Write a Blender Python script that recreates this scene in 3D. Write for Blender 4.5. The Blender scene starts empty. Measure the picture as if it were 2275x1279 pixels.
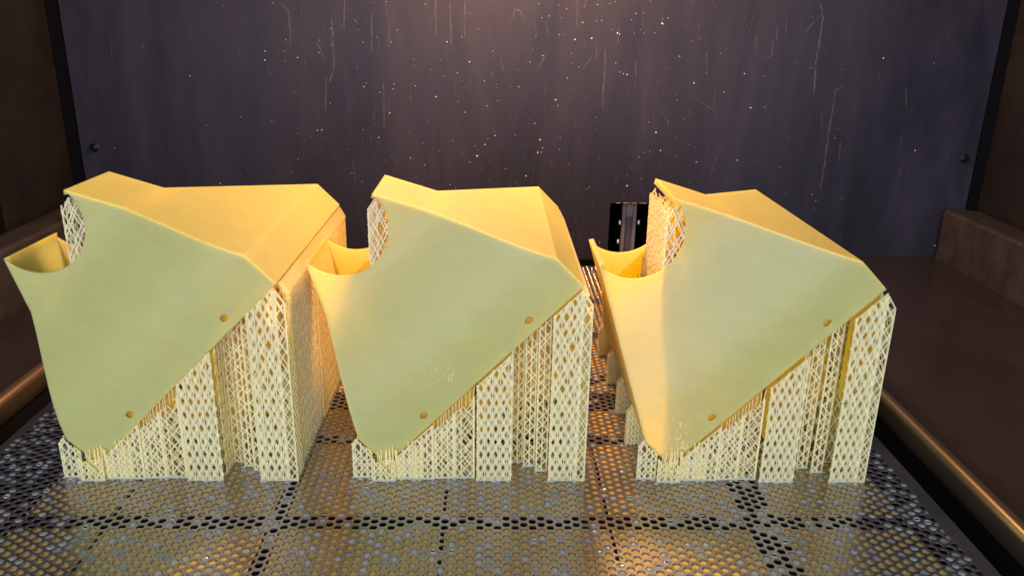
import bpy, math, random
import numpy as np
from mathutils import Matrix, Vector

R = random.Random(7)
SC = bpy.context.scene
COL = SC.collection

# ------------------------------------------------------------------ camera
cam_d = bpy.data.cameras.new("camera")
cam = bpy.data.objects.new("camera", cam_d)
COL.objects.link(cam)
right = Vector((0.9996, -0.0217, 0.0175)); down = Vector((0.0095, -0.3240, -0.9460)); fwd = Vector((0.0261, 0.9458, -0.3236))
rot = Matrix((right, -down, -fwd)).transposed().to_4x4()
cam.matrix_world = Matrix.Translation((0.0264, -0.5976, 0.2786)) @ rot
cam_d.sensor_fit = 'HORIZONTAL'; cam_d.sensor_width = 36.0; cam_d.lens = 36.0 * 1780.4 / 2275.0
cam_d.clip_start = 0.01; cam_d.clip_end = 50
SC.camera = cam

# ------------------------------------------------------------------ world, lamps, exposure
w = bpy.data.worlds.new("World"); SC.world = w; w.use_nodes = True
w.node_tree.nodes["Background"].inputs[0].default_value = (0.55, 0.72, 0.8, 1)
w.node_tree.nodes["Background"].inputs[1].default_value = 0.05
SC.view_settings.view_transform = 'Standard'; SC.view_settings.look = 'None'
SC.view_settings.exposure = 0.0; SC.view_settings.gamma = 1.0
try:
    SC.cycles.use_denoising = True
except Exception:
    pass
SC.cycles.max_bounces = 28; SC.cycles.diffuse_bounces = 24; SC.cycles.glossy_bounces = 4
SC.cycles.transmission_bounces = 4; SC.cycles.transparent_max_bounces = 64
SC.cycles.sample_clamp_indirect = 4.0
SC.cycles.caustics_reflective = False; SC.cycles.caustics_refractive = False

def lamp(name, kind, loc, energy, color, **kw):
    d = bpy.data.lights.new(name, kind); d.energy = energy; d.color = color
    for k, v in kw.items(): setattr(d, k, v)
    o = bpy.data.objects.new(name, d); COL.objects.link(o); o.location = loc
    return o

# the machine's own warm chamber lamp, just above the picture
lamp("chamber_lamp", 'POINT', (0.055, 0.122, 0.470), 15.8, (1.0, 0.51, 0.25), shadow_soft_size=0.045)
# the cool light of the room, coming in by the open front of the machine
room = lamp("room_light", 'AREA', (-0.15, -1.9, 0.55), 45.0, (0.88, 0.95, 1.20), shape='RECTANGLE', size=2.4, size_y=1.5)
room.rotation_euler = (Vector((0, 0, 0.1)) - room.location).to_track_quat('-Z', 'Y').to_euler()

# ------------------------------------------------------------------ helpers
def mesh_obj(name, V, F, mat, parent=None, smooth=False, loc=None, mats=None, midx=None):
    me = bpy.data.meshes.new(name)
    me.from_pydata([tuple(map(float, v)) for v in V], [], [tuple(map(int, f)) for f in F])
    if mats:
        for m in mats: me.materials.append(m)
        if midx is not None: me.polygons.foreach_set("material_index", list(midx))
    elif mat: me.materials.append(mat)
    if smooth: me.polygons.foreach_set("use_smooth", [True] * len(me.polygons))
    me.update()
    o = bpy.data.objects.new(name, me); COL.objects.link(o)
    if parent: o.parent = parent
    if loc: o.location = loc
    return o

def tag(o, label=None, cat=None, group=None, kind=None):
    if label: o["label"] = label
    if cat: o["category"] = cat
    if group: o["group"] = group
    if kind: o["kind"] = kind
    return o

class MB:
    def __init__(s): s.V = []; s.F = []
    def add(s, V, F):
        b = len(s.V); s.V += [tuple(v) for v in V]; s.F += [tuple(i + b for i in f) for f in F]
    def box(s, x0, x1, y0, y1, z0, z1):
        s.add([(x0,y0,z0),(x1,y0,z0),(x1,y1,z0),(x0,y1,z0),(x0,y0,z1),(x1,y0,z1),(x1,y1,z1),(x0,y1,z1)],
              [(0,3,2,1),(4,5,6,7),(0,1,5,4),(1,2,6,5),(2,3,7,6),(3,0,4,7)])
    def bevbox(s, x0, x1, y0, y1, z0, z1, b):
        # box with chamfered edges, as three nested shells of eight points each
        V = []; xs = (x0, x1); ys = (y0, y1); zs = (z0, z1)
        idx = {}
        for i in (0, 1):
            for j in (0, 1):
                for k in (0, 1):
                    sx, sy, sz = (1 - 2*i), (1 - 2*j), (1 - 2*k)
                    for ax in range(3):
                        p = [xs[i] + sx*b, ys[j] + sy*b, zs[k] + sz*b]
                        p[ax] = (xs[i], ys[j], zs[k])[ax]
                        idx[(i, j, k, ax)] = len(V); V.append(tuple(p))
        F = []
        for ax in range(3):
            for e in (0, 1):
                q = []
                for (m, n) in ((0,0),(1,0),(1,1),(0,1)):
                    c = [0,0,0]; c[ax] = e; c[(ax+1)%3] = m; c[(ax+2)%3] = n
                    q.append(idx[(*c, ax)])
                F.append(q if e else q[::-1])
        for ax in range(3):
            a1, a2 = (ax+1)%3, (ax+2)%3
            for m in (0, 1):
                for n in (0, 1):
                    c0 = [0,0,0]; c0[a1] = m; c0[a2] = n; c1 = list(c0); c1[ax] = 1
                    q = [idx[(*c0, a1)], idx[(*c1, a1)], idx[(*c1, a2)], idx[(*c0, a2)]]
                    F.append(q if (m ^ n) else q[::-1])
        for i in (0, 1):
            for j in (0, 1):
                for k in (0, 1):
                    q = [idx[(i,j,k,0)], idx[(i,j,k,1)], idx[(i,j,k,2)]]
                    F.append(q if (i ^ j ^ k) else q[::-1])
        s.add(V, F)
    def build(s, name, mat, parent=None, **kw): return mesh_obj(name, s.V, s.F, mat, parent, **kw)

def new_mat(name):
    m = bpy.data.materials.new(name); m.use_nodes = True
    nt = m.node_tree; b = nt.nodes["Principled BSDF"]
    return m, nt, b
def N(nt, typ, **kw):
    n = nt.nodes.new(typ)
    for k, v in kw.items():
        if k in n.inputs: n.inputs[k].default_value = v
        else: setattr(n, k, v)
    return n
def ramp(nt, fac, stops):
    r = nt.nodes.new("ShaderNodeValToRGB"); e = r.color_ramp.elements
    while len(e) < len(stops): e.new(0.5)
    for el, (p, c) in zip(e, stops): el.position = p; el.color = (*c, 1) if len(c) == 3 else c
    nt.links.new(fac, r.inputs[0]); return r
def coords(nt, scale=(1, 1, 1)):
    t = nt.nodes.new("ShaderNodeTexCoord"); m = nt.nodes.new("ShaderNodeMapping"); m.inputs["Scale"].default_value = scale
    nt.links.new(t.outputs["Object"], m.inputs["Vector"]); return m.outputs["Vector"]
def bump(nt, b, height, strength, dist):
    n = nt.nodes.new("ShaderNodeBump"); n.inputs["Strength"].default_value = strength; n.inputs["Distance"].default_value = dist
    nt.links.new(height, n.inputs["Height"]); nt.links.new(n.outputs[0], b.inputs["Normal"]); return n

# ------------------------------------------------------------------ materials
def resin(name, col, radius, rough, layers=0.15, weight=1.0):
    m, nt, b = new_mat(name)
    nz = N(nt, "ShaderNodeTexNoise", Scale=45.0, Detail=4.0); nt.links.new(coords(nt, (1, 1, 2.5)), nz.inputs["Vector"])
    c1 = tuple(x * 0.97 for x in col); c2 = tuple(min(1, x * 1.02) for x in col)
    r = ramp(nt, nz.outputs[0], [(0.35, c1), (0.65, c2)])
    nt.links.new(r.outputs[0], b.inputs["Base Color"])
    b.inputs["Subsurface Weight"].default_value = weight
    b.inputs["Subsurface Radius"].default_value = radius
    b.inputs["Subsurface Scale"].default_value = 1.0
    b.inputs["Roughness"].default_value = rough
    b.inputs["IOR"].default_value = 1.5
    if layers:
        wv = N(nt, "ShaderNodeTexNoise", Scale=1.0, Detail=2.0); nt.links.new(coords(nt, (6, 6, 900)), wv.inputs["Vector"])
        bump(nt, b, wv.outputs[0], layers, 0.0004)
    return m
M_RESIN = resin("cured_resin", (0.85, 0.635, 0.165), (0.0200, 0.0130, 0.0012), 0.46, layers=0.06)
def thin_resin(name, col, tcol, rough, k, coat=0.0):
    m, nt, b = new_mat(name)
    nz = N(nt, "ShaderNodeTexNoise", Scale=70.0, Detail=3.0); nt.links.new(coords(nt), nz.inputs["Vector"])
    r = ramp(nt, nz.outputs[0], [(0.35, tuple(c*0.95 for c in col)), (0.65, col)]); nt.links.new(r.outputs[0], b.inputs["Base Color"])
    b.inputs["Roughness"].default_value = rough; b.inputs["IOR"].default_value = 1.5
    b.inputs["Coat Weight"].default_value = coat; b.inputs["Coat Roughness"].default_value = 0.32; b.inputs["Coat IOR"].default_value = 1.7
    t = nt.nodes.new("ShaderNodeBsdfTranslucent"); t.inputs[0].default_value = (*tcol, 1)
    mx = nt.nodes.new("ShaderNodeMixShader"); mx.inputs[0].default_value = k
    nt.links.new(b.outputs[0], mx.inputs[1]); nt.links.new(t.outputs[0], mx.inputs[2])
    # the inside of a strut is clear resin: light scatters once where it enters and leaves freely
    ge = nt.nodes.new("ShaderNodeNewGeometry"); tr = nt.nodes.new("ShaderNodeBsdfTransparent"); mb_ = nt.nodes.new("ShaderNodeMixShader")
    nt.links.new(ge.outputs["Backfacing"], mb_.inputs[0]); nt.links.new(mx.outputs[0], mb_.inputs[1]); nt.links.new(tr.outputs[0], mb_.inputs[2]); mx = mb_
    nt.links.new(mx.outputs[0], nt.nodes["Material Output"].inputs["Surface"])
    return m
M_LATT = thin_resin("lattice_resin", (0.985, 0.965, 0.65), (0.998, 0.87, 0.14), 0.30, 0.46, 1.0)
M_GLOW = thin_resin("amber_glow", (0.93, 0.60, 0.055), (0.98, 0.70, 0.06), 0.18, 0.5)  # amber base colour carries the glow from inside the hoods
M_WET = thin_resin("wet_resin", (0.66, 0.70, 0.64), (0.85, 0.85, 0.65), 0.07, 0.45)

m, nt, b = new_mat("plate_steel"); M_STEEL = m
nz = N(nt, "ShaderNodeTexNoise", Scale=28.0, Detail=6.0); nt.links.new(coords(nt), nz.inputs["Vector"])
r = ramp(nt, nz.outputs[0], [(0.3, (0.29, 0.27, 0.27)), (0.7, (0.40, 0.37, 0.37))]); nt.links.new(r.outputs[0], b.inputs["Base Color"])
r2 = ramp(nt, nz.outputs[0], [(0.3, (0.18,)*3), (0.7, (0.34,)*3)]); nt.links.new(r2.outputs[0], b.inputs["Roughness"])
b.inputs["Metallic"].default_value = 0.8
n2 = N(nt, "ShaderNodeTexNoise", Scale=260.0, Detail=3.0); nt.links.new(coords(nt), n2.inputs["Vector"]); bump(nt, b, n2.outputs[0], 0.25, 0.0006)
b.inputs["Coat Weight"].default_value = 0.25; b.inputs["Coat Roughness"].default_value = 0.12

m, nt, b = new_mat("amber_film"); M_AMBER = m
nz = N(nt, "ShaderNodeTexNoise", Scale=90.0, Detail=4.0); nt.links.new(coords(nt), nz.inputs["Vector"])
r = ramp(nt, nz.outputs[0], [(0.3, (0.74, 0.49, 0.10)), (0.7, (0.92, 0.64, 0.17))]); nt.links.new(r.outputs[0], b.inputs["Base Color"])
b.inputs["Roughness"].default_value = 0.22

m, nt, b = new_mat("milky_drop"); M_DROP = m
b.inputs["Base Color"].default_value = (0.50, 0.53, 0.50, 1); b.inputs["Roughness"].default_value = 0.06
b.inputs["Transmission Weight"].default_value = 0.35; b.inputs["Coat Weight"].default_value = 0.5

m, nt, b = new_mat("dark_vat"); M_VAT = m
b.inputs["Base Color"].default_value = (0.006, 0.005, 0.005, 1); b.inputs["Roughness"].default_value = 0.5

m, nt, b = new_mat("black_seal"); M_SEAL = m
b.inputs["Base Color"].default_value = (0.0025, 0.0025, 0.003, 1); b.inputs["Roughness"].default_value = 0.85; b.inputs["Specular IOR Level"].default_value = 0.1

def painted(name, dark, light, rough, vscale=(5, 5, 1.2), r_var=0.12, spec=0.5):
    m, nt, b = new_mat(name)
    nz = N(nt, "ShaderNodeTexNoise", Scale=1.0, Detail=9.0, Roughness=0.62); nt.links.new(coords(nt, tuple(v * 4 for v in vscale)), nz.inputs["Vector"])
    sm = N(nt, "ShaderNodeTexNoise", Scale=1.0, Detail=6.0, Roughness=0.7, Distortion=1.2); nt.links.new(coords(nt, tuple(v * 1.3 for v in vscale)), sm.inputs["Vector"])
    mx = N(nt, "ShaderNodeMix"); mx.data_type = 'FLOAT'; mx.inputs[0].default_value = 0.5
    nt.links.new(nz.outputs[0], mx.inputs[2]); nt.links.new(sm.outputs[0], mx.inputs[3])
    r = ramp(nt, mx.outputs[0], [(0.40, dark), (0.63, light)]); 
    fine = N(nt, "ShaderNodeTexNoise", Scale=420.0, Detail=2.0); nt.links.new(coords(nt), fine.inputs["Vector"])
    fr = ramp(nt, fine.outputs[0], [(0.70, (0, 0, 0)), (0.80, (1, 1, 1))])
    mc = N(nt, "ShaderNodeMix"); mc.data_type = 'RGBA'; mc.inputs[7].default_value = (*[min(1, x * 2.6) for x in light], 1)
    nt.links.new(fr.outputs[0], mc.inputs[0]); nt.links.new(r.outputs[0], mc.inputs[6]); nt.links.new(mc.outputs[2], b.inputs["Base Color"])
    rr = ramp(nt, mx.outputs[0], [(0.35, (rough - r_var,)*3), (0.65, (rough + r_var,)*3)]); nt.links.new(rr.outputs[0], b.inputs["Roughness"])
    b.inputs["Specular IOR Level"].default_value = spec
    bump(nt, b, fine.outputs[0], 0.08, 0.0004)
    return m
M_WALL = painted("wall_paint", (0.0125, 0.0122, 0.0205), (0.031, 0.0300, 0.0430), 0.50, (5, 5, 1.1), 0.1, 0.22)
M_SIDE = painted("side_paint", (0.0085, 0.0081, 0.0088), (0.0112, 0.0106, 0.0113), 0.45, (4, 4, 4))
M_DECK = painted("deck_paint", (0.025, 0.0212, 0.0208), (0.033, 0.0278, 0.0272), 0.13, (6, 6, 6), 0.05)
M_BLOCK = painted("dusty_cover", (0.027, 0.0245, 0.0245), (0.042, 0.0385, 0.038), 0.5, (11, 11, 11))

m, nt, b = new_mat("rim_metal"); M_RIM = m
nz = N(nt, "ShaderNodeTexNoise", Scale=1.0, Detail=5.0); nt.links.new(coords(nt, (120, 9, 120)), nz.inputs["Vector"])
r = ramp(nt, nz.outputs[0], [(0.3, (0.48, 0.36, 0.20)), (0.7, (0.66, 0.52, 0.33))]); nt.links.new(r.outputs[0], b.inputs["Base Color"])
b.inputs["Metallic"].default_value = 0.9; b.inputs["Roughness"].default_value = 0.31

def plain(name, col, rough, metal=0.0):
    m, nt, b = new_mat(name)
    nz = N(nt, "ShaderNodeTexNoise", Scale=60.0, Detail=4.0); nt.links.new(coords(nt), nz.inputs["Vector"])
    r = ramp(nt, nz.outputs[0], [(0.3, tuple(c * 0.85 for c in col)), (0.7, tuple(c * 1.1 for c in col))]); nt.links.new(r.outputs[0], b.inputs["Base Color"])
    b.inputs["Roughness"].default_value = rough; b.inputs["Metallic"].default_value = metal
    return m
M_BRACKET = plain("bracket_alloy", (0.20, 0.185, 0.18), 0.5, 0.2)
M_BRACKET_D = plain("bracket_dark", (0.10, 0.095, 0.09), 0.5, 0.3)
M_PIN = plain("white_pin", (0.75, 0.76, 0.78), 0.3)
M_SCREW = plain("black_screw", (0.012, 0.012, 0.013), 0.3, 0.5)
M_SPECK = plain("resin_speck", (0.62, 0.60, 0.56), 0.25)

m, nt, b = new_mat("dried_streak"); M_STREAK = m
b.inputs["Base Color"].default_value = (0.24, 0.225, 0.22, 1); b.inputs["Roughness"].default_value = 0.4
nz = N(nt, "ShaderNodeTexNoise", Scale=160.0, Detail=4.0); nt.links.new(coords(nt), nz.inputs["Vector"])
ra = ramp(nt, nz.outputs[0], [(0.3, (0.02,)*3), (0.7, (0.24,)*3)]); nt.links.new(ra.outputs[0], b.inputs["Alpha"])

# ------------------------------------------------------------------ chamber
YW = 0.312
XL, XR = -0.449, 0.598
ZT = 0.62
HX0, HX1, HZ0, HZ1 = 0.164, 0.216, 0.006, 0.0723      # the slot cut in the back wall

mb = MB()
def slab(x0, x1, z0, z1): mb.box(x0, x1, YW, YW + 0.003, z0, z1)
# one sheet with a slot: built as a ring of faces with thickness
def wall_with_hole(x0, x1, z0, z1, hx0, hx1, hz0, hz1, y0, y1):
    V = []
    for y in (y0, y1):
        V += [(x0,y,z0),(x1,y,z0),(x1,y,z1),(x0,y,z1),(hx0,y,hz0),(hx1,y,hz0),(hx1,y,hz1),(hx0,y,hz1)]
    F = [(0,1,5,4),(1,2,6,5),(2,3,7,6),(3,0,4,7)]
    F += [tuple(i + 8 for i in f[::-1]) for f in F[:4]]
    F += [(4,5,13,12),(5,6,14,13),(6,7,15,14),(7,4,12,15)]
    return V, F
V, F = wall_with_hole(XL + 0.0152, XR - 0.0152, -0.02, ZT, HX0, HX1, HZ0, HZ1, YW, YW + 0.003)
back_wall = tag(mesh_obj("back_wall", V, F, M_WALL), kind="structure")
for x0, x1 in ((XL, XL + 0.015), (XR - 0.015, XR)):
    q = MB(); q.box(x0, x1, YW + 0.001, YW + 0.004, 0.012, ZT); q.build("seal_strip", M_SEAL, back_wall)
q = MB(); q.box(-0.318, 0.318, YW - 0.006, YW - 0.0005, -0.02, 0.0045); q.build("seal_strip", M_SEAL, back_wall)
# recess behind the slot
q = MB(); x0, x1, z0, z1, y0, y1 = HX0 - 0.01, HX1 + 0.01, HZ0 - 0.01, HZ1 + 0.01, YW + 0.0031, YW + 0.075
q.add([(x0,y0,z0),(x1,y0,z0),(x1,y0,z1),(x0,y0,z1),(x0,y1,z0),(x1,y1,z0),(x1,y1,z1),(x0,y1,z1)],
      [(4,5,6,7),(0,4,7,3),(1,2,6,5),(3,7,6,2),(0,1,5,4)])
q.build("slot_recess", M_SEAL, back_wall)
# bracket seen through the slot
br = bpy.data.objects.new("slide_bracket", None); COL.objects.link(br); br.location = (0.190, YW + 0.02, 0.006)
tag(br, "grey metal bracket with a long dark groove inside the back wall slot", "bracket")
q = MB(); q.bevbox(-0.0085, -0.0042, -0.004, 0.004, 0, 0.074, 0.0006); q.bevbox(0.0042, 0.0085, -0.004, 0.004, 0, 0.074, 0.0006); q.bevbox(-0.0041, 0.0041, -0.0037, 0.0037, 0.046, 0.0738, 0.0006)
q.build("frame", M_BRACKET, br)
q = MB(); q.box(-0.0041, 0.0041, -0.001, 0.003, 0, 0.0458); q.build("groove", M_BRACKET_D, br)
def capsule(r, h, seg=10):
    V = []; F = []; prof = [(0.0, -h/2 - r), (r*0.7, -h/2 - r*0.7), (r, -h/2), (r, h/2), (r*0.7, h/2 + r*0.7), (0.0, h/2 + r)]
    for rr, zz in prof:
        for i in range(seg):
            a = 2*math.pi*i/seg; V.append((rr*math.cos(a), rr*math.sin(a), zz))
    for j in range(len(prof) - 1):
        for i in range(seg):
            F.append((j*seg+i, j*seg+(i+1)%seg, (j+1)*seg+(i+1)%seg, (j+1)*seg+i))
    return V, F
for (px, pz) in ((-0.0112, 0.040), (0.0112, 0.0405), (-0.0120, 0.0165)):
    V, F = capsule(0.0013, 0.003); mesh_obj("pin", V, F, M_PIN, br, smooth=True, loc=(px, -0.006, pz - 0.0))
# wall screws
def screw(x, z):
    V = []; F = []; seg = 20
    prof = [(0.0052, 0.0), (0.0052, -0.0006), (0.0040, -0.0009), (0.0036, -0.0030), (0.0030, -0.0036), (0.0019, -0.0036), (0.0017, -0.0016), (0.0, -0.0016)]
    for rr, yy in prof:
        for i in range(seg):
            a = 2*math.pi*i/seg; V.append((rr*math.cos(a), yy, rr*math.sin(a)))
    for j in range(len(prof)-1):
        for i in range(seg): F.append((j*seg+i, j*seg+(i+1)%seg, (j+1)*seg+(i+1)%seg, (j+1)*seg+i))
    o = mesh_obj("screw", V, F, M_SCREW, back_wall, smooth=False, loc=(x, YW - 0.0002, z)); return o
screw(-0.4189, 0.1285); screw(0.5699, 0.1300)

# side walls and ceiling
q = MB(); q.box(XL - 0.003, XL - 0.0002, -0.42, YW + 0.004, -0.1, ZT); lw = tag(q.build("side_wall", M_SIDE), kind="structure")
q = MB(); q.box(XL, XL + 0.0015, 0.10, 0.171, 0.068, 0.56); q.build("seal_strip", M_SEAL, lw)
q = MB(); q.box(XR + 0.0002, XR + 0.003, -0.42, YW + 0.004, -0.1, ZT); tag(q.build("side_wall", M_SIDE), kind="structure")
q = MB(); q.box(XL - 0.003, XR + 0.003, -0.42, YW + 0.004, ZT + 0.0005, ZT + 0.004); tag(q.build("ceiling", M_SIDE), kind="structure")

# deck on each side, its rolled rim and the drop to the vat
def deck(sign, xe):
    # profile from the wall to the rim, in (x, z); swept along y
    rim = 0.3200
    pts = [(xe, 0.012), (rim + 0.0084, 0.012)]
    q = MB()
    def sweep(mb, pp, y0, y1):
        n = len(pp); V = [(sign*x, y0, z) for x, z in pp] + [(sign*x, y1, z) for x, z in pp]
        mb.add(V, [(i, i+1, n+i+1, n+i) if sign > 0 else (i, n+i, n+i+1, i+1) for i in range(n-1)])
    sweep(q, pts + [(rim + 0.0084, 0.0)], -0.45, YW - 0.0005)
    d = tag(q.build("floor", M_DECK), kind="structure")
    q = MB(); r0 = 0.0050; cx, cz = rim + 0.0050, 0.0085
    pp = [(cx + r0*math.cos(a), cz + r0*math.sin(a)) for a in [math.radians(t) for t in range(40, 186, 8)]]
    pp = [(pp[0][0] + 0.0004, pp[0][1] - 0.004)] + pp
    pp += [(rim + 0.0002, -0.0042), (rim + 0.0012, -0.0046), (rim + 0.004, -0.0046)]
    sweep(q, pp, -0.45, YW - 0.0008)
    o = q.build("rim", M_RIM, d, smooth=True)
    q = MB(); sweep(q, [(rim + 0.0038, -0.0045), (rim + 0.0038, -0.13)], -0.45, YW - 0.001); q.build("vat_side", M_VAT, d)
    return d
deck(1, XR); deck(-1, -XL)
q = MB(); q.add([(-0.33,-0.45,-0.12),(0.33,-0.45,-0.12),(0.33,YW,-0.12),(-0.33,YW,-0.12)], [(0,1,2,3)]); tag(q.build("vat_floor", M_VAT), kind="structure")

# dusty cover beams along the walls
def beam(x0, x1, yb, label, front):
    q = MB(); z0, z1, c = 0.0122, 0.0716, 0.003
    o = bpy.data.objects.new("rail_cover", None); COL.objects.link(o); o.location = ((x0+x1)/2, 0.0, z0); tag(o, label, "rail cover", "rail covers along the side walls")
    h = (x1 - x0)/2
    s = front
    prof = [(-h*s, 0), (-h*s, z1-z0-c), (-(h-c*0.4)*s, z1-z0-c*0.4), (-(h-c)*s, z1-z0), (h*s*0.15, z1-z0), (h*s*0.75, z1-z0-0.0015), (h*s, z1-z0-0.005), (h*s, 0)]
    n = len(prof); V = [(x, -0.45, z) for x, z in prof] + [(x, yb, z) for x, z in prof]
    F = [((i, n+i, n+(i+1)%n, (i+1)%n) if s < 0 else (i, (i+1)%n, n+(i+1)%n, n+i)) for i in range(n)]
    F += [tuple(range(n)) if s > 0 else tuple(range(n))[::-1], tuple(n+i for i in range(n))[::-1] if s > 0 else tuple(n+i for i in range(n))]
    q.add(V, F); q.build("cover", M_BLOCK, o)
beam(0.5535, XR - 0.0005, 0.303, "dusty brown metal rail cover along the right wall beside the black corner seal", 1)
beam(XL + 0.002, -0.4085, 0.303, "dusty brown metal rail cover along the left wall behind the left print", -1)

# ------------------------------------------------------------------ dried resin on the back wall
STREAKS = [[(-0.2014,0.2856),(-0.1928,0.277),(-0.1923,0.261),(-0.1927,0.2431)],[(-0.1325,0.2892),(-0.1345,0.2595)],[(-0.1469,0.2706),(-0.1469,0.2405),(-0.1471,0.2207),(-0.1523,0.2038)],[(-0.1563,0.2105),(-0.1593,0.1729)],[(-0.2178,0.2228),(-0.2186,0.2128)],[(-0.1725,0.2661),(-0.172,0.2613)],[(-0.1645,0.2452),(-0.16,0.2354),(-0.1572,0.2238)],[(-0.1784,0.2285),(-0.1778,0.2185)],[(-0.1233,0.2702),(-0.1193,0.2655)],[(-0.1041,0.277),(-0.1057,0.2363)],[(-0.0863,0.2693),(-0.0862,0.2415)],[(-0.0355,0.291),(-0.0356,0.2555)],[(-0.0203,0.2912),(-0.0193,0.246)],[(-0.0043,0.2915),(-0.0047,0.2519)],[(0.1386,0.2502),(0.1398,0.227)],[(0.1481,0.2446),(0.1495,0.2254),(0.1489,0.1983),(0.1493,0.181)],[(0.183,0.2335),(0.1842,0.2023)],[(0.1618,0.267),(0.1624,0.249)],[(-0.094,0.203),(-0.0948,0.153)],[(0.1159,0.2937),(0.1164,0.2646)],[(0.2303,0.2013),(0.2309,0.1892)],[(0.2144,0.1785),(0.2232,0.1682),(0.225,0.1576)],[(0.1247,0.2517),(0.1285,0.2451)],[(0.0508,0.2845),(0.0443,0.2699)],[(0.0542,0.283),(0.0587,0.2718)],[(0.0846,0.2378),(0.073,0.2175)],[(-0.0149,0.2042),(-0.0155,0.1923)],[(-0.0645,0.2035),(-0.0646,0.1847)],[(0.379,0.2935),(0.3835,0.2806),(0.3831,0.2593),(0.3825,0.2326),(0.3846,0.1985)],[(0.3821,0.2839),(0.3731,0.2739),(0.3662,0.2648)],[(0.4162,0.2085),(0.4088,0.204),(0.4086,0.1815),(0.4076,0.1638),(0.408,0.1424),(0.4081,0.1169),(0.4069,0.0929)],[(0.3343,0.2716),(0.336,0.2544)],[(0.3317,0.2551),(0.3326,0.241),(0.3258,0.235)],[(0.2733,0.2011),(0.2744,0.1777)],[(0.2743,0.1786),(0.2638,0.1862),(0.2507,0.193)],[(0.2601,0.2423),(0.2632,0.2137)],[(0.4228,0.1471),(0.4238,0.1263)],[(0.4877,0.2087),(0.4914,0.1862)],[(0.4919,0.1544),(0.4932,0.14)],[(0.4974,0.1182),(0.4966,0.1071)],[(0.5092,0.1146),(0.5076,0.1082)],[(0.3609,0.2356),(0.3609,0.2306)],[(0.4556,0.2236),(0.4559,0.2168)],[(0.415,0.2277),(0.4101,0.2254)],[(0.3994,0.2253),(0.3952,0.224)],[(0.2524,0.2596),(0.2503,0.2534)]]
mb = MB()
def streak(pts, w, y):
    # resample, wobble, and lay a thin domed ribbon on the wall
    P = [Vector((a, 0, c)) for a, c in pts]; Q = []
    for a, c in zip(P[:-1], P[1:]):
        n = max(2, int((c - a).length / 0.003))
        Q += [a.lerp(c, i/n) for i in range(n)]
    Q.append(P[-1]); n = len(Q); V = []; F = []
    for i, p in enumerate(Q):
        d = (Q[min(i+1, n-1)] - Q[max(i-1, 0)]).normalized(); s = Vector((d.z, 0, -d.x))
        ww = w * (0.55 + 0.45*math.sin(math.pi*(0.15 + 0.7*i/(n-1)))) * R.uniform(0.75, 1.2)
        p = p + s * R.uniform(-0.2, 0.2) * w
        V += [tuple(p + s*ww*0.5 + Vector((0, y, 0))), tuple(p + Vector((0, y - 0.0003, 0))), tuple(p - s*ww*0.5 + Vector((0, y, 0)))]
        if i: F += [(3*i-3, 3*i-2, 3*i+1, 3*i), (3*i-2, 3*i-1, 3*i+2, 3*i+1)]
    mb.add(V, F)
for k, s in enumerate(STREAKS):
    L = sum((Vector((*a, 0)) - Vector((*c, 0))).length for a, c in zip(s[:-1], s[1:]))
    streak(s, 0.0008 + min(0.0014, L*0.022), YW - 0.0004 - 0.00001*k)
for k in range(70):   # short wiping marks round the middle of the wall
    x = R.gauss(0.05, 0.16); z = R.uniform(0.09, 0.33); L = R.uniform(0.005, 0.026); a = R.gauss(0, 0.28)
    if abs(x - 0.075) > 0.46: continue
    streak([(x, z), (x + L*math.sin(a), z - L*math.cos(a))], R.uniform(0.0005, 0.0012), YW - 0.0009 - 0.000008*k)
tag(mb.build("resin_streaks", M_STREAK, back_wall), kind="stuff")

mb = MB()
def speck(x, z, r, asp, ang):
    V = []; F = []; seg = 6
    ca, sa = math.cos(ang), math.sin(ang)
    for (k, yy) in ((1.0, 0.0), (0.7, -0.5)):
        for i in range(seg):
            t = 2*math.pi*i/seg; a = r*k*math.cos(t)*asp; c = r*k*math.sin(t)
            V.append((x + a*ca - c*sa, YW - 0.0003 + yy*r*0.8, z + a*sa + c*ca))
    V.append((x, YW - 0.0003 - r*0.6, z))
    for i in range(seg):
        j = (i+1) % seg; F += [(i, j, seg+j, seg+i), (seg+i, seg+j, 2*seg)]
    mb.add(V, F)
for k in range(520):
    if k < 400: x = R.gauss(0.06, 0.15); z = R.uniform(0.02, 0.31)
    else: x = R.uniform(XL + 0.03, XR - 0.03); z = R.uniform(0.02, 0.31)
    if not (XL + 0.02 < x < XR - 0.02): continue
    if HX0 - 0.002 < x < HX1 + 0.002 and z < HZ1 + 0.002: continue
    r = min(0.0011, 0.00024 * math.exp(R.gauss(0, 0.55)))
    speck(x, z, r, R.uniform(1, 1.9), R.uniform(0, 3.14))
for k in range(24):    # crumbs caught along the slot's rim
    x = R.uniform(HX0, HX1); speck(x, HZ1 + 0.0006, 0.0004, 1.5, 0)
tag(mb.build("resin_specks", M_SPECK, back_wall), kind="stuff")

# ------------------------------------------------------------------ perforated build plate
PX, PY, HR = 0.01013, 0.00303, 0.00216
TH = 0.0008
X0H, Y0H = -0.0699, -0.2013
EDGE = 0.3
seg = 12
cells = []
for j in range(-32, 168):
    y = Y0H + PY*j
    if not (-0.296 < y < 0.2955): continue
    off = PX/2 if j % 2 else 0.0
    i0 = int((-0.2945 - X0H - off)//PX) + 1
    i = i0
    while True:
        x = X0H + off + PX*i
        if x > 0.2945: break
        cells.append((x, y)); i += 1
cells = np.array(cells)
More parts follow.
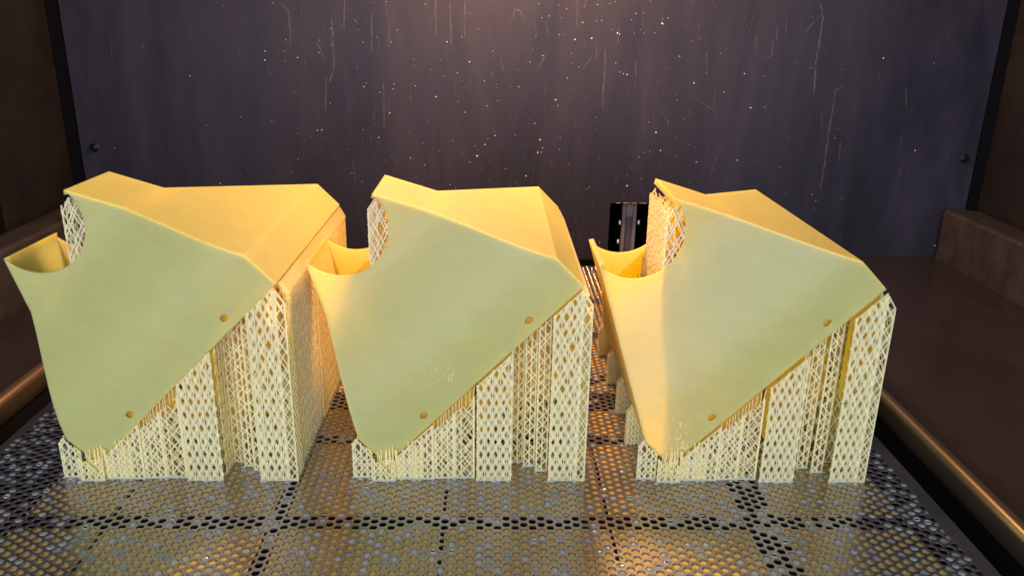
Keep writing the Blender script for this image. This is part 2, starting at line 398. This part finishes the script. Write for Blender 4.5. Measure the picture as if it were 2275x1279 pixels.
# hexagon round each hole (pointing along x), shared edges meet exactly
hexc = [(PX/3, 0), (PX/6, PY), (-PX/6, PY), (-PX/3, 0), (-PX/6, -PY), (PX/6, -PY)]
ring = []
for k in range(6):
    a = hexc[k]; c = hexc[(k+1) % 6]; ring += [a, ((a[0]+c[0])/2, (a[1]+c[1])/2)]
ring = np.array(ring)
ang = np.arctan2(ring[:, 1], ring[:, 0])
circ = np.stack([np.cos(ang), np.sin(ang)], 1)
lev = [(ring, 0.0), (circ*(HR + 0.00022), 0.0), (circ*HR, -0.00022), (circ*HR, -TH)]
tmpl = np.concatenate([np.concatenate([p, np.full((seg, 1), z)], 1) for p, z in lev])
nC = len(cells); nv = len(tmpl)
Vp = (tmpl[None] + np.concatenate([cells, np.zeros((nC, 1))], 1)[:, None]).reshape(-1, 3)
ft = []
for l in range(3):
    for i in range(seg):
        j = (i+1) % seg; ft.append((l*seg+i, l*seg+j, (l+1)*seg+j, (l+1)*seg+i))
ft = np.array(ft)
Fp = (ft[None] + (np.arange(nC)*nv)[:, None, None]).reshape(-1, 4)
# border sheet outside the hexagons, and the folded edge
me = bpy.data.meshes.new("build_plate")
xmin, xmax = cells[:, 0].min() - PX/3, cells[:, 0].max() + PX/3
ymin, ymax = cells[:, 1].min() - PY, cells[:, 1].max() + PY
ex = []; ef = []
def quad(a, b_, c, d):
    n = len(Vp) + len(ex); ex.extend([a, b_, c, d]); ef.append((n, n+1, n+2, n+3))
zb = -0.00006
E_ = EDGE
for (x0, x1, y0, y1) in ((-E_, xmin + PX/3*0.9, -E_, E_), (xmax - PX/3*0.9, E_, -E_, E_), (xmin + PX/3*0.9, xmax - PX/3*0.9, -E_, ymin + PY*0.1), (xmin + PX/3*0.9, xmax - PX/3*0.9, ymax - PY*0.1, E_)):
    quad((x0,y0,zb), (x1,y0,zb), (x1,y1,zb), (x0,y1,zb))
zf = -0.014
quad((-E_,-E_,zf),(-E_,-E_,zb),(-E_,E_,zb),(-E_,E_,zf)); quad((E_,-E_,zb),(E_,-E_,zf),(E_,E_,zf),(E_,E_,zb))
quad((-E_,-E_,zf),(E_,-E_,zf),(E_,-E_,zb),(-E_,-E_,zb)); quad((E_,E_,zf),(-E_,E_,zf),(-E_,E_,zb),(E_,E_,zb))
me.from_pydata(Vp.tolist() + ex, [], Fp.tolist() + ef); me.materials.append(M_STEEL); me.update()
plate = bpy.data.objects.new("build_plate", me); COL.objects.link(plate); tag(plate, kind="structure")

# amber resin film under the plate, in panels that leave dark gaps over the carrier
xs = [(-0.242, -0.1925), (-0.1895, -0.1003), (-0.0915, -0.0012), (0.0012, 0.0945), (0.0972, 0.1768), (0.1965, 0.272)]
ys = [(-0.30, -0.2075), (-0.1935, -0.1125), (-0.0985, -0.0635), (-0.0315, -0.0165), (0.0020, 0.0785), (0.094, 0.170), (0.186, 0.27)]
for (x0, x1) in xs:
    for (y0, y1) in ys:
        n = 7; V = []; F = []
        # slightly ragged sheet with a turned-down edge
        top = []
        for t in range(n): top.append((x0 + (x1-x0)*t/(n-1), y0 + R.uniform(-0.0006, 0.0006)))
        for t in range(1, n): top.append((x1 + R.uniform(-0.0006, 0.0006), y0 + (y1-y0)*t/(n-1)))
        for t in range(1, n): top.append((x1 - (x1-x0)*t/(n-1), y1 + R.uniform(-0.0006, 0.0006)))
        for t in range(1, n-1): top.append((x0 + R.uniform(-0.0006, 0.0006), y1 - (y1-y0)*t/(n-1)))
        k = len(top); zt = -0.0010
        V = [(a, c, zt) for a, c in top] + [(a, c, zt - 0.0012) for a, c in top]
        F = [tuple(range(k))] + [(i, k+i, k+(i+1)%k, (i+1)%k) for i in range(k)]
        mesh_obj("resin_panel", V, F, M_AMBER, plate)

# resin drops caught in the holes
def drop_mesh(kind):
    V = []; F = []; s = 10
    if kind == 0:   prof = [(1.0, -0.0004), (0.93, -0.0001), (0.7, 0.00022), (0.35, 0.00040), (0.0, 0.00046)]
    elif kind == 1: prof = [(1.0, -0.0005), (0.8, -0.00062), (0.5, -0.00078), (0.0, -0.00088)]
    else:           prof = [(1.02, -0.0003), (0.95, 0.0003), (0.8, 0.00042), (0.62, 0.0002), (0.55, -0.0004)]
    for rr, z in prof:
        for i in range(s):
            a = 2*math.pi*i/s; V.append((HR*rr*math.cos(a), HR*rr*math.sin(a), z))
    for l in range(len(prof)-1):
        for i in range(s): F.append((l*s+i, l*s+(i+1)%s, (l+1)*s+(i+1)%s, (l+1)*s+i))
    m = bpy.data.meshes.new("resin_drop"); m.from_pydata(V, [], F); m.materials.append(M_DROP)
    m.polygons.foreach_set("use_smooth", [True]*len(F)); m.update(); return m, V, F
DM = [drop_mesh(k) for k in range(3)]
cm = Vector((0.0264, -0.5976, 0.2786))
drops = []
for (x, y) in cells:
    if y < -0.262: continue
    edge = max(0.0, (abs(x) - 0.262)/0.03)
    p = 0.22 + 0.4*min(1, edge) 
    if R.random() < p:
        k = R.choices((0, 1, 2), (0.60, 0.34, 0.06))[0]
        drops.append((x, y, k))
def in_view(x, y):
    d = Vector((x, y, 0)) - cm; z = d.dot(fwd); return z > 0 and abs(d.dot(right)/z) < 0.645 and abs(d.dot(down)/z) < 0.362
def under_print(x, y):
    for t in (0, 0.1793, 0.3583):
        if -0.24 < x - t < -0.092 and -0.162 < y < 0.05: return True
    return False
cand = sorted([d for d in drops if in_view(d[0], d[1]) and not under_print(d[0], d[1])], key=lambda d: (d[1]))
near = set(cand[:300])
for d in cand[:300]:
    o = bpy.data.objects.new("resin_drop", DM[d[2]][0]); COL.objects.link(o); o.parent = plate; o.location = (d[0], d[1], 0); o.rotation_euler = (0, 0, R.uniform(0, 6))
    s = R.uniform(0.96, 1.02); o.scale = (s, s, R.uniform(0.8, 1.3))
mb = MB()
for d in drops:
    if d in near: continue
    _, V, F = DM[d[2]]; mb.add([(a + d[0], c + d[1], z) for a, c, z in V], F)
tag(mb.build("resin_droplets", M_DROP, plate, smooth=True), kind="stuff")

# ------------------------------------------------------------------ the printed hoods
# section coordinates: s across the mouth, v away from the open base; the print lies at 45 degrees
O = Vector((-0.1655, -0.055, 0.0))
Q2 = math.sqrt(0.5)
def sv(s, v, y):
    u = s - 0.063
    return ((u - v)*Q2 - O.x, y - O.y, (u + v)*Q2)
VT, VN, VB, V0 = 0.2832, 0.2515, 0.1840, 0.1600
ST, SN, SB = 0.0300, 0.0470, 0.0845
YF, YB = -0.1313, -0.0731            # neck front and back
YF2, YB2 = -0.1549, 0.0480           # base front and back
WT = 0.0016

def hood_shell(mat, parent):
    V = []; F = []
    def vert(s, v, y): V.append(sv(s, v, y)); return len(V) - 1
    def strip(a, b_, flip=False):
        for i in range(len(a) - 1):
            q = [a[i], a[i+1], b_[i+1], b_[i]]
            q2 = []
            for t in q:
                if t not in q2: q2.append(t)
            if len(q2) >= 3: F.append(tuple(q2[::-1] if flip else q2))
    faces = {}
    for side, (yn, yb) in (("f", (YF, YF2)), ("b", (YB, YB2))):
        fl = side == "b"
        NA = 40
        arc = []; out = []
        # tips
        tipL = vert(-ST, VT, yn); tipR = vert(ST, VT, yn); kL = vert(-SN, VN, yn); kR = vert(SN, VN, yn)
        path = [(-ST, VT), (-SN, VN), (SN, VN), (ST, VT)]
        n1, n2 = 9, NA - 18
        outp = []
        for i in range(NA + 1):
            if i <= n1: t = i/n1; outp.append((path[0][0] + (path[1][0]-path[0][0])*t, path[0][1] + (path[1][1]-path[0][1])*t))
            elif i <= n1 + n2: t = (i-n1)/n2; outp.append((path[1][0] + (path[2][0]-path[1][0])*t, VN))
            else: t = (i-n1-n2)/n1; outp.append((path[2][0] + (path[3][0]-path[2][0])*t, path[2][1] + (path[3][1]-path[2][1])*t))
        oi = []; ai = []
        for i in range(NA + 1):
            th = math.pi*i/NA
            if i == 0: ai.append(tipL); oi.append(tipL)
            elif i == NA: ai.append(tipR); oi.append(tipR)
            else:
                ai.append(vert(-ST*math.cos(th), VT - ST*math.sin(th), yn))
                oi.append(kL if i == n1 else kR if i == n1 + n2 else vert(*outp[i], yn))
        strip(ai, oi, fl)
        mid = oi[n1:n1+n2+1]
        left_edge = oi[:n1+1]; right_edge = oi[n1+n2:]
        # flare and collar, the collar of each face with two oval drain holes
        cL = vert(-SB, VB, yb); cR = vert(SB, VB, yb); dL = vert(-SB, V0, yb); dR = vert(SB, V0, yb)
        holes = [(-0.0435, 0.1673), (0.0462, 0.1675)] if side == "f" else []
        xsb = [-SB]
        for hs, hv in holes: xsb += [hs - 0.0062, hs + 0.0062]
        xsb.append(SB)
        eL = vert(-SB, VB - 0.004, yb); eR = vert(SB, VB - 0.004, yb)
        row0 = [cL] + [vert(x, VB, yb) for x in xsb[1:-1]] + [cR]
        topi = [eL] + [vert(x, VB - 0.004, yb) for x in xsb[1:-1]] + [eR]
        for k in range(len(xsb) - 1):
            q = (row0[k], topi[k], topi[k+1], row0[k+1]); F.append(q[::-1] if fl else q)
        boti = [dL] + [vert(x, V0, yb) for x in xsb[1:-1]] + [dR]
        for k in range(len(xsb) - 1):
            if holes and k % 2 == 1:
                hs, hv = holes[k//2]; M = 16; ov = []
                for i in range(M):
                    a = 2*math.pi*i/M
                    ov.append(vert(hs + 0.0026*math.cos(a), hv + 0.0019*math.sin(a), yb))
                cs = [topi[k+1], topi[k], boti[k], boti[k+1]]
                for c in range(4):
                    for i in range(4):
                        q = (cs[c], ov[(4*c+i+1) % M], ov[4*c+i]); F.append(q[::-1] if fl else q)
                    q = (cs[c], cs[(c+1) % 4], ov[(4*c+4) % M]); F.append(q[::-1] if fl else q)
            else:
                q = (topi[k], boti[k], boti[k+1], topi[k+1]); F.append(q[::-1] if fl else q)
        # flare: rows that swell from the neck and run out tangent to the collar
        NR = 7; prev = mid
        for r_ in range(1, NR):
            t = r_/NR; v_ = VN + (VB - VN)*t; hw = SN + (SB - SN)*t
            h_ = (t + t*t - t**3) if side == "f" else t
            row = [vert(-hw + 2*hw*i/(len(mid)-1), v_, yn + (yb - yn)*h_) for i in range(len(mid))]
            strip(prev, row, fl); prev = row
            left_edge = left_edge + [row[0]]; right_edge = [row[-1]] + right_edge
        a = prev; b_ = row0
        # merge the two rows by parameter
        ia = ib = 0
        while ia < len(a)-1 or ib < len(b_)-1:
            ta = (ia+1)/(len(a)-1) if ia < len(a)-1 else 9
            tb = (xsb[ib+1] + SB)/(2*SB) if ib < len(b_)-1 else 9
            if ta <= tb: q = (a[ia], b_[ib], a[ia+1]); ia += 1
            else: q = (a[ia], b_[ib], b_[ib+1]); ib += 1
            F.append(q[::-1] if fl else q)
        faces[side] = (left_edge, right_edge, cL, cR, dL, dR, eL, eR)
    lf, rf, cLf, cRf, dLf, dRf, eLf, eRf = faces["f"]; lb, rb, cLb, cRb, dLb, dRb, eLb, eRb = faces["b"]
    strip(lf, lb, False); strip(rf, rb, False)
    F.append((lf[-1], cLf, cLb, lb[-1])[::-1]); F.append((cLf, eLf, eLb, cLb)[::-1]); F.append((eLf, dLf, dLb, eLb)[::-1])
    F.append((rf[0], cRf, cRb, rb[0])); F.append((cRf, eRf, eRb, cRb)); F.append((eRf, dRf, dRb, eRb))
    o = mesh_obj("shell", V, F, mat, parent)
    import bmesh
    bm = bmesh.new(); bm.from_mesh(o.data); bmesh.ops.remove_doubles(bm, verts=bm.verts, dist=1e-6)
    bmesh.ops.recalc_face_normals(bm, faces=bm.faces)
    c = Vector((0, 0, 0))
    # outward check on the collar's right side
    bm.normal_update()
    ref = max(bm.faces, key=lambda f: f.calc_area()); mid_s = Vector(sv(0, 0.2, -0.06))
    if (ref.calc_center_median() - mid_s).dot(ref.normal) < 0: bmesh.ops.reverse_faces(bm, faces=bm.faces)
    bm.to_mesh(o.data); bm.free()
    o.data.polygons.foreach_set('use_smooth', [True]*len(o.data.polygons)); o.data.set_sharp_from_angle(angle=math.radians(24))
    so = o.modifiers.new("thickness", 'SOLIDIFY'); so.thickness = WT; so.offset = -1; so.use_even_offset = True; so.use_rim = True
    be = o.modifiers.new("edges", 'BEVEL'); be.width = 0.00055; be.segments = 2; be.limit_method = 'ANGLE'; be.angle_limit = math.radians(35); be.use_clamp_overlap = True; be.harden_normals = True
    return o

# ---- lattice supports
def half_w(v): return np.where(v > VB, np.where(v > VN, ST + (VT - v)*(SN-ST)/(VT-VN), SN + (VN - v)*(SB-SN)/(VN-VB)), SB)
def vmax_at(y):
    if y < YF: return VN - (YF - y)/(YF - YF2)*(VN - VB)
    if y > YB: return VN - (y - YB)/(YB2 - YB)*(VN - VB)
    return VT - 0.004
def inside_body(x, z, y):
    s = (x + z)*Q2 + 0.063; v = (z - x)*Q2
    vm = vmax_at(y)
    shell = (v >= V0) & (v <= vm - (0.0005 if vm > VN + 0.001 else 0.0016)) & (np.abs(s) <= half_w(v) - 0.0013) & (x >= -0.227)
    col = (v < V0) & (z >= 0.0) & (x >= -0.2165) & (x <= -0.0990)
    over = (v < V0 + 0.002) & (z >= 0.0) & (x > -0.0990) & (x <= -0.0935) & (z <= 0.1262 - (x + 0.0990)*1.45)
    return shell | col | over

class Lattice:
    """bars of a support wall; plane coords (a, z) mapped by to3"""
    def __init__(s, to3, rng): s.to3 = to3; s.V = []; s.F = []; s.r = rng
    def bar(s, p0, p1, w, t, n=0.0):
        d = np.array(p1) - np.array(p0); L = math.hypot(*d)
        if L < 0.0004: return
        d /= L; q = np.array((-d[1], d[0]))*w*0.5
        b = len(s.V)
        for h in (-t/2 + n, t/2 + n):
            for p, sg in ((p0, 1), (p0, -1), (p1, -1), (p1, 1)): s.V.append(s.to3(p[0] + q[0]*sg, p[1] + q[1]*sg, h))
        s.F += [(b, b+3, b+2, b+1), (b+4, b+5, b+6, b+7), (b, b+1, b+5, b+4), (b+1, b+2, b+6, b+5), (b+2, b+3, b+7, b+6), (b+3, b, b+4, b+7)]
    def line(s, a0, z0, da, dz, L, inside, w, t, n):
        k = max(4, int(L/0.0006)); ts = np.linspace(0, L, k)
        a = a0 + da*ts; z = z0 + dz*ts
        ok = inside(a, z); i = 0
        while i < k:
            if ok[i]:
                j = i
                while j + 1 < k and ok[j+1]: j += 1
                if j > i: s.bar((a[i], z[i]), (a[j], z[j]), w, t, n)
                i = j + 1
            else: i += 1
    def fill(s, a0, a1, z0, z1, inside, pitch, slope, w, t, rib=None, jit=0.0, ribw=None, stagger=0.0):
        H = z1 - z0; nrm = math.hypot(1, slope)
        for sg in (1, -1):
            st = a0 - (H/slope if sg > 0 else 0) ; en = a1 + (H/slope if sg < 0 else 0)
            x = st - (st - a0) % pitch + stagger*0
            while x < en:
                xx = x + s.r.uniform(-jit, jit)*pitch; sl = slope*(1 + s.r.uniform(-jit, jit)*0.4)
                nn = math.hypot(1, sl)
                # clip to the window before sampling
                la = max(0.0, ((a0 - xx) if sg > 0 else (xx - a1))*nn); lb = min(H/sl*nn, ((a1 - xx) if sg > 0 else (xx - a0))*nn)
                if lb > la:
                    s.line(xx + sg*la/nn, z0 + sl*la/nn, sg/nn, sl/nn, lb - la, inside, w, t, s.r.uniform(-0.00012, 0.00012))
                x += pitch
        if rib:
            x = a0 + rib*0.5
            while x < a1:
                s.line(x, z0, 0, 1, H, inside, ribw or w, t*1.35, s.r.uniform(-0.0001, 0.0001)); x += rib
    def build(s, name, mat, parent):
        e = [np.array(s.to3(*p)) for p in ((0, 0, 0), (1, 0, 0), (0, 1, 0), (0, 0, 1))]
        if np.dot(np.cross(e[1] - e[0], e[2] - e[0]), e[3] - e[0]) < 0: s.F = [f[::-1] for f in s.F]
        return mesh_obj(name, s.V, s.F, mat, parent)

def supports(parent):
    rg = random.Random(11)
    def xz(y): return lambda a, z, h: (a - O.x, y + h - O.y, z)
    def yz(x): return lambda a, z, h: (x + h - O.x, a - O.y, z)
    feet = MB(); beads = MB()
    def foot(x0, x1, y0, y1, h=0.0011):
        feet.bevbox(x0 - O.x, x1 - O.x, y0 - O.y, y1 - O.y, 0.0001, h, 0.0004)
        x = x0
        while x < x1 and y0 < -0.13:      # beads of resin along the foot
            r = rg.uniform(0.0004, 0.0011); yy = y0 + rg.uniform(-0.0010, 0.0004); V = [(x - O.x, yy - O.y, 0.0001 + r*0.9)]; n = 9
            for (k1, z1) in ((0.6, 0.72), (0.95, 0.36), (1.15, 0.0)):
                V += [(x - O.x + 1.5*r*k1*math.cos(2*math.pi*i/n), yy - O.y + r*k1*math.sin(2*math.pi*i/n), 0.0001 + r*z1) for i in range(n)]
            F = [(0, 1 + i, 1 + (i+1) % n) for i in range(n)] + [(1 + l*n + i, 1 + (l+1)*n + i, 1 + (l+1)*n + (i+1) % n, 1 + l*n + (i+1) % n) for l in range(2) for i in range(n)]
            beads.add(V, F); x += rg.uniform(0.002, 0.011)
    # walls across, one behind another
    y = -0.1445; k = 0
    while y < 0.0450:
        L = Lattice(xz(y), rg)
        ins = lambda a, z, y=y: inside_body(a, z, y)
        if y < -0.1365:
            ins = lambda a, z, y=y: inside_body(a, z, y) & ~((a > -0.1388) & (a < -0.1157))
        full = k in (2, 9, 17, 26, 35)
        if k == 3: spans = [(-0.2275, -0.1920), (-0.1035, -0.0930)]
        elif not full: spans = [(-0.1035, -0.0930)] + ([(-0.2275, -0.2225)] if YF < y < YB else [])
        else: spans = [(-0.2275, -0.0930)]
        for a0, a1 in spans:
            L = Lattice(xz(y), rg)
            part = lambda a, z, f=ins, a0=a0, a1=a1: f(a, z) & (a >= a0) & (a <= a1)
            L.fill(a0, min(a1, -0.0935), 0.0, 0.185, part, 0.0062 if full else 0.0040 if k == 3 else 0.0046, 2.0, 0.0008, 0.0006, rib=0.0124, jit=0.05, ribw=0.0006)
            if a1 > -0.1:     # solid edge posts and the chamfered head on the right flank
                L.line(-0.0947, 0.0, 0, 1, 0.13, part, 0.0023, 0.0011, 0.00003)
                L.bar((-0.0986, 0.1264), (-0.0943, 0.1184), 0.0030, 0.0012, 0.00008)
            if a0 < -0.2: L.line(-0.2264, 0.015, 0, 1, 0.17, part, 0.0009, 0.0010, 0.0)
            if L.V: L.build("support_panel", M_LATT, parent)
        foot(-0.2165 if full else -0.1040, -0.0930, y - 0.0008, y + 0.0008, 0.0010 + 0.00002*(k % 5))
        y += 0.0046; k += 1
    # walls along the depth
    for x, w in ((-0.1392, 0),):
        L = Lattice(yz(x), rg)
        ya = -0.1535
        def ins(a, z, x=x):
            vm = np.where(a < YF, VN - (YF - a)/(YF - YF2)*(VN - VB), np.where(a > YB, VN - (a - YB)/(YB2 - YB)*(VN - VB), VT - 0.004))
            xx = np.full_like(z, x); s_ = (xx + z)*Q2 + 0.063; v = (z - xx)*Q2
            return ((v >= V0) & (v <= vm - 0.0025) & (np.abs(s_) <= half_w(v) - 0.0013) & ((v < VN - 0.003) | ((a > YF + 0.0024) & (a < YB - 0.0024)))) | ((v < V0) & (z >= 0))
        L.fill(ya, 0.0455, 0.0, 0.18, ins, 0.0050, 2.0, 0.0010, 0.0007, rib=0.0050, jit=0.04, ribw=0.0006)
        L.build("support_panel", M_LATT, parent)
    # right flank, short runs of lattice between the panel ends
    for (y0, y1) in ((-0.1585, -0.1450), (-0.0760, -0.0600), (-0.006, 0.006)):
        L = Lattice(yz(-0.0932), rg)
        top = 0.1165
        ins = lambda a, z: (z >= 0) & (z <= top)
        L.fill(y0, y1, 0.0, top, ins, 0.0040, 1.7, 0.0008, 0.0006, rib=None, jit=0.06)
        for yy in (y0, y1): L.bar((yy, 0.0), (yy, top), 0.0009, 0.0008, 0.00002)
        L.bar((y0, 0.0006), (y1, 0.0006), 0.001, 0.0009, 0.00004)
        L.build("support_panel", M_LATT, parent)
    # front walls under the base rim
    rim = lambda a, gap: a + V0/Q2 - gap
    def front(x0, x1, yy, kind, gap=0.0, top=None):
        L = Lattice(xz(yy), rg)
        if top is None: ins = lambda a, z: (z >= 0) & (z <= rim(a, gap)) & (a >= x0) & (a <= x1)
        else: ins = lambda a, z: (z >= 0) & (z <= top(a)) & (a >= x0) & (a <= x1)
        zt = max(0.02, rim(x1, gap)) if top is None else 0.034
        if kind == "diamond":
            L.fill(x0, x1, 0.0, zt, ins, 0.0046, 2.0, 0.0019, 0.0008, jit=0.05)
            a = x0
            while a <= x1:
                L.line(a, 0.0, 0, 1, zt, ins, 0.0007, 0.0007, -0.0007 + rg.uniform(-0.0001, 0.0001)); a += 0.0046
        elif kind == "fine":
            L.fill(x0, x1, 0.0, zt, ins, 0.0036, 1.35, 0.0010, 0.0008, rib=0.0036, jit=0.22, ribw=0.0009)
        elif kind == "open":
            L.fill(x0, x1, 0.0, zt, ins, 0.0062, 1.2, 0.00085, 0.0007, rib=0.0077, jit=0.10, ribw=0.0009)
        # frame
        for xx in (x0 + 0.0005, x1 - 0.0005): L.line(xx, 0.0, 0, 1, zt, ins, 0.0010, 0.0009, 0.00003)
        L.bar((x0, 0.0005), (x1, 0.0005), 0.0010, 0.0010, 0.00005)
        if gap:      # contact teeth up to the rim
            a = x0 + 0.0008
            while a < x1 - 0.0006:
                z0_ = rim(a, gap); L.bar((a, z0_ - 0.0015), (a + rg.uniform(-0.0004, 0.0010), rim(a, -0.0004)), 0.0005, 0.0005, rg.uniform(-0.0003, 0.0003)); a += rg.uniform(0.0013, 0.0026)
        elif top is None: L.bar((x0, rim(x0, 0.0002)), (x1, rim(x1, 0.0002)), 0.0006, 0.0010, 0.00002)
        L.build("support_panel", M_LATT, parent)
        foot(x0 - 0.0003, x1 + 0.0003, yy - 0.0011, yy + 0.0011, 0.0013)
    front(-0.2110, -0.1560, 0.0490, "fine"); front(-0.1558, -0.0990, 0.0490, "fine")
    wl = lambda a: np.where(a < -0.2171, 0.0098 + (-0.2171 - a)*0.96, 1.0)     # underside of the lower left edge
    leftcap = lambda a: np.minimum(np.where(a < -0.2343, 0.0240 + (a + 0.2385)*1.7, wl(a)), 0.031)
    front(-0.2385, -0.2262, -0.1562, "fine", top=leftcap)
    front(-0.2262, -0.2115, -0.1602, "fine", top=lambda a: np.where(a < -0.2171, wl(a) - 0.001, rim(a, 0.0) ))
    front(-0.2115, -0.1880, -0.1577, "fine")
    front(-0.1880, -0.1745, -0.1568, "fine", gap=0.0050)
    front(-0.1745, -0.1622, -0.1563, "open", gap=0.0062)
    front(-0.1605, -0.1392, -0.1592, "diamond")
    front(-0.1388, -0.1312, -0.1375, "open"); front(-0.1311, -0.1236, -0.1425, "open"); front(-0.1234, -0.1158, -0.1478, "open")
    front(-0.1156, -0.0988, -0.1590, "diamond")
    L = Lattice(xz(-0.1566), rg)
    for i in range(46):
        a = rg.uniform(-0.2225, -0.1945); z1 = 0.008 + rg.uniform(0.0, 0.013) + max(0.0, a + 0.2171)*0.5
        L.bar((a, 0.0), (a + rg.uniform(-0.0015, 0.0015), z1), 0.0007, 0.0007, rg.uniform(-0.0008, 0.0004))
    L.fill(-0.2225, -0.1945, 0.0, 0.013, lambda a, z: z >= 0, 0.0030, 1.2, 0.0008, 0.0007, jit=0.25)
    L.build("support_panel", M_LATT, parent)
    for (x0, x1, yy) in ((-0.2100, -0.1625, -0.1530),):
        L = Lattice(xz(yy), rg)
        ins = lambda a, z, x0=x0, x1=x1: (z >= 0) & (z <= rim(a, 0.0105 if x1 < -0.161 else 0.001)) & (a >= x0) & (a <= x1)
        L.fill(x0, x1, 0.0, rim(x1, 0.0), ins, 0.0033, 1.7, 0.0008, 0.0006, jit=0.25)
        L.build("support_panel", M_LATT, parent)
    # the outermost strip with its chamfered head
    L = Lattice(xz(-0.1590), rg)
    ins = lambda a, z: (z >= 0) & (z <= 0.1262 - (a + 0.0990)*1.45)
    L.fill(-0.0986, -0.0932, 0.0, 0.127, ins, 0.0036, 1.7, 0.0008, 0.0007, jit=0.1)
    L.bar((-0.0984, 0), (-0.0984, 0.1255), 0.0010, 0.0009, 0.00003); L.bar((-0.0932, 0), (-0.0932, 0.1180), 0.0010, 0.0009, 0.00003)
    L.bar((-0.0984, 0.1258), (-0.0932, 0.1180), 0.0009, 0.0009, 0.00004); L.bar((-0.0986, 0.0006), (-0.0930, 0.0006), 0.0012, 0.001, 0.00005)
    L.build("support_panel", M_LATT, parent)
    # added amber sheets under the rim; their colour stands for the hood's inner glow
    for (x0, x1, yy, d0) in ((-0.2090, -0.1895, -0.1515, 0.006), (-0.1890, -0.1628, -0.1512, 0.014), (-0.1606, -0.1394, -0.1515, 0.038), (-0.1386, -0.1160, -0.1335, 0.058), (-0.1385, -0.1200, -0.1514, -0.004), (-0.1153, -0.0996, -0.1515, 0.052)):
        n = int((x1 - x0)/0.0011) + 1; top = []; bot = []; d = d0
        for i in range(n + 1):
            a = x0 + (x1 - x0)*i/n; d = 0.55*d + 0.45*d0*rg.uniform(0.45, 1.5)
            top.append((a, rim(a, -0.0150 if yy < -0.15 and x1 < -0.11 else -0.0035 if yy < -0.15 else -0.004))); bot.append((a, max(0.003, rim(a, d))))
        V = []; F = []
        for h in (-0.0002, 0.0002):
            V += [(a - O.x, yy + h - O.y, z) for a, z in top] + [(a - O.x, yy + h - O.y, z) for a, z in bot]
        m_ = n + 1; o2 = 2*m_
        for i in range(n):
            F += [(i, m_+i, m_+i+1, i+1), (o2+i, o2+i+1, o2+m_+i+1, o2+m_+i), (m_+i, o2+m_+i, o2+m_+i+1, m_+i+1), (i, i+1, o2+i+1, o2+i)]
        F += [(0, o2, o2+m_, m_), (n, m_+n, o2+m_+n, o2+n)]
        mesh_obj("glow_sheet", V, F, M_GLOW, parent)
    # fins under the lower left edge
    for yy in (-0.1130, -0.0680, -0.0180, 0.0380):
        for dy in (0.0, 0.0035):
            L = Lattice(xz(yy + dy), rg)
            ins = lambda a, z: (z >= 0) & (z <= leftcap(a)) & (a >= -0.2385) & (a <= -0.2150)
            L.fill(-0.2385, -0.2150, 0, 0.034, ins, 0.0030, 1.5, 0.0012, 0.0008, rib=0.0024, jit=0.1, ribw=0.0011)
            L.bar((-0.2384, 0), (-0.2384, 0.0235), 0.0009, 0.0010, 0.00003); L.bar((-0.2384, 0.0235), (-0.2343, 0.0300), 0.0009, 0.0010, 0.00003)
            L.build("support_panel", M_LATT, parent)
        L = Lattice(yz(-0.2383), rg)
        ins = lambda a, z: (z >= 0) & (z <= 0.0235)
        L.fill(yy, yy + 0.0035, 0, 0.0235, ins, 0.0022, 1.6, 0.0007, 0.0006, jit=0.1); L.build("support_panel", M_LATT, parent)
    tag(feet.build("support_foot", M_WET, parent), kind="stuff"); tag(beads.build("resin_beads", M_WET, parent, smooth=True), kind="stuff")

labels = ["pale yellow printed duct hood on supports at the left, beside the left metal rim",
          "pale yellow printed duct hood on supports standing between the other two hoods",
          "pale yellow printed duct hood at the right, in front of the wall slot and bracket"]
hood = bpy.data.objects.new("printed_hood", None); COL.objects.link(hood); hood.location = O
tag(hood, labels[0], "printed part", "printed hoods standing in a row on the perforated plate")
hood_shell(M_RESIN, hood)
supports(hood)
for lab, (tx, ty) in zip(labels[1:], ((0.1793, 0.0008), (0.3583, 0.0001))):
    c = hood.copy(); COL.objects.link(c); c.location = O + Vector((tx, ty, 0)); c["label"] = lab
    for ch in list(hood.children):
        d = ch.copy(); COL.objects.link(d); d.parent = c
# pale raised flecks, painted-in wet glints on the front of two prints
def flecks(parent, n, c0, c1, spread):
    V = []; F = []
    for i in range(n):
        t = R.random(); s_ = c0[0] + (c1[0]-c0[0])*t + R.gauss(0, spread); v_ = c0[1] + (c1[1]-c0[1])*t + R.gauss(0, spread*0.8)
        if not (V0 + 0.001 < v_ < VB - 0.0045 or VB < v_ < VN) or abs(s_) > SB - 0.004: 
            continue
        y_ = YF2 if v_ <= VB else YF2 + (YF - YF2)*(v_ - VB)/(VN - VB)
        L = R.uniform(0.0006, 0.0022); w_ = R.uniform(0.00018, 0.00042); a = math.radians(45) + R.gauss(0, 0.5)
        b0 = len(V)
        for (p, q, h) in ((-L, 0, 0.0), (0, -w_, 0.0), (L, 0, 0.0), (0, w_, 0.0), (0, 0, 0.00035)):
            ss = s_ + (p*math.cos(a) - q*math.sin(a)); vv = v_ + (p*math.sin(a) + q*math.cos(a))
            V.append(sv(ss, vv, y_ - 0.00012 - h))
        F += [(b0, b0+1, b0+4), (b0+1, b0+2, b0+4), (b0+2, b0+3, b0+4), (b0+3, b0, b0+4)]
    tag(mesh_obj("glint_flecks", V, F, M_LATT, parent), kind="stuff")
prints = [o for o in COL.objects if o.name.startswith("printed_hood")]
prints.sort(key=lambda o: o.location.x)
flecks(prints[2], 230, (-0.082, 0.166), (-0.045, 0.198), 0.009)
flecks(prints[1], 36, (-0.020, 0.186), (-0.012, 0.178), 0.006)
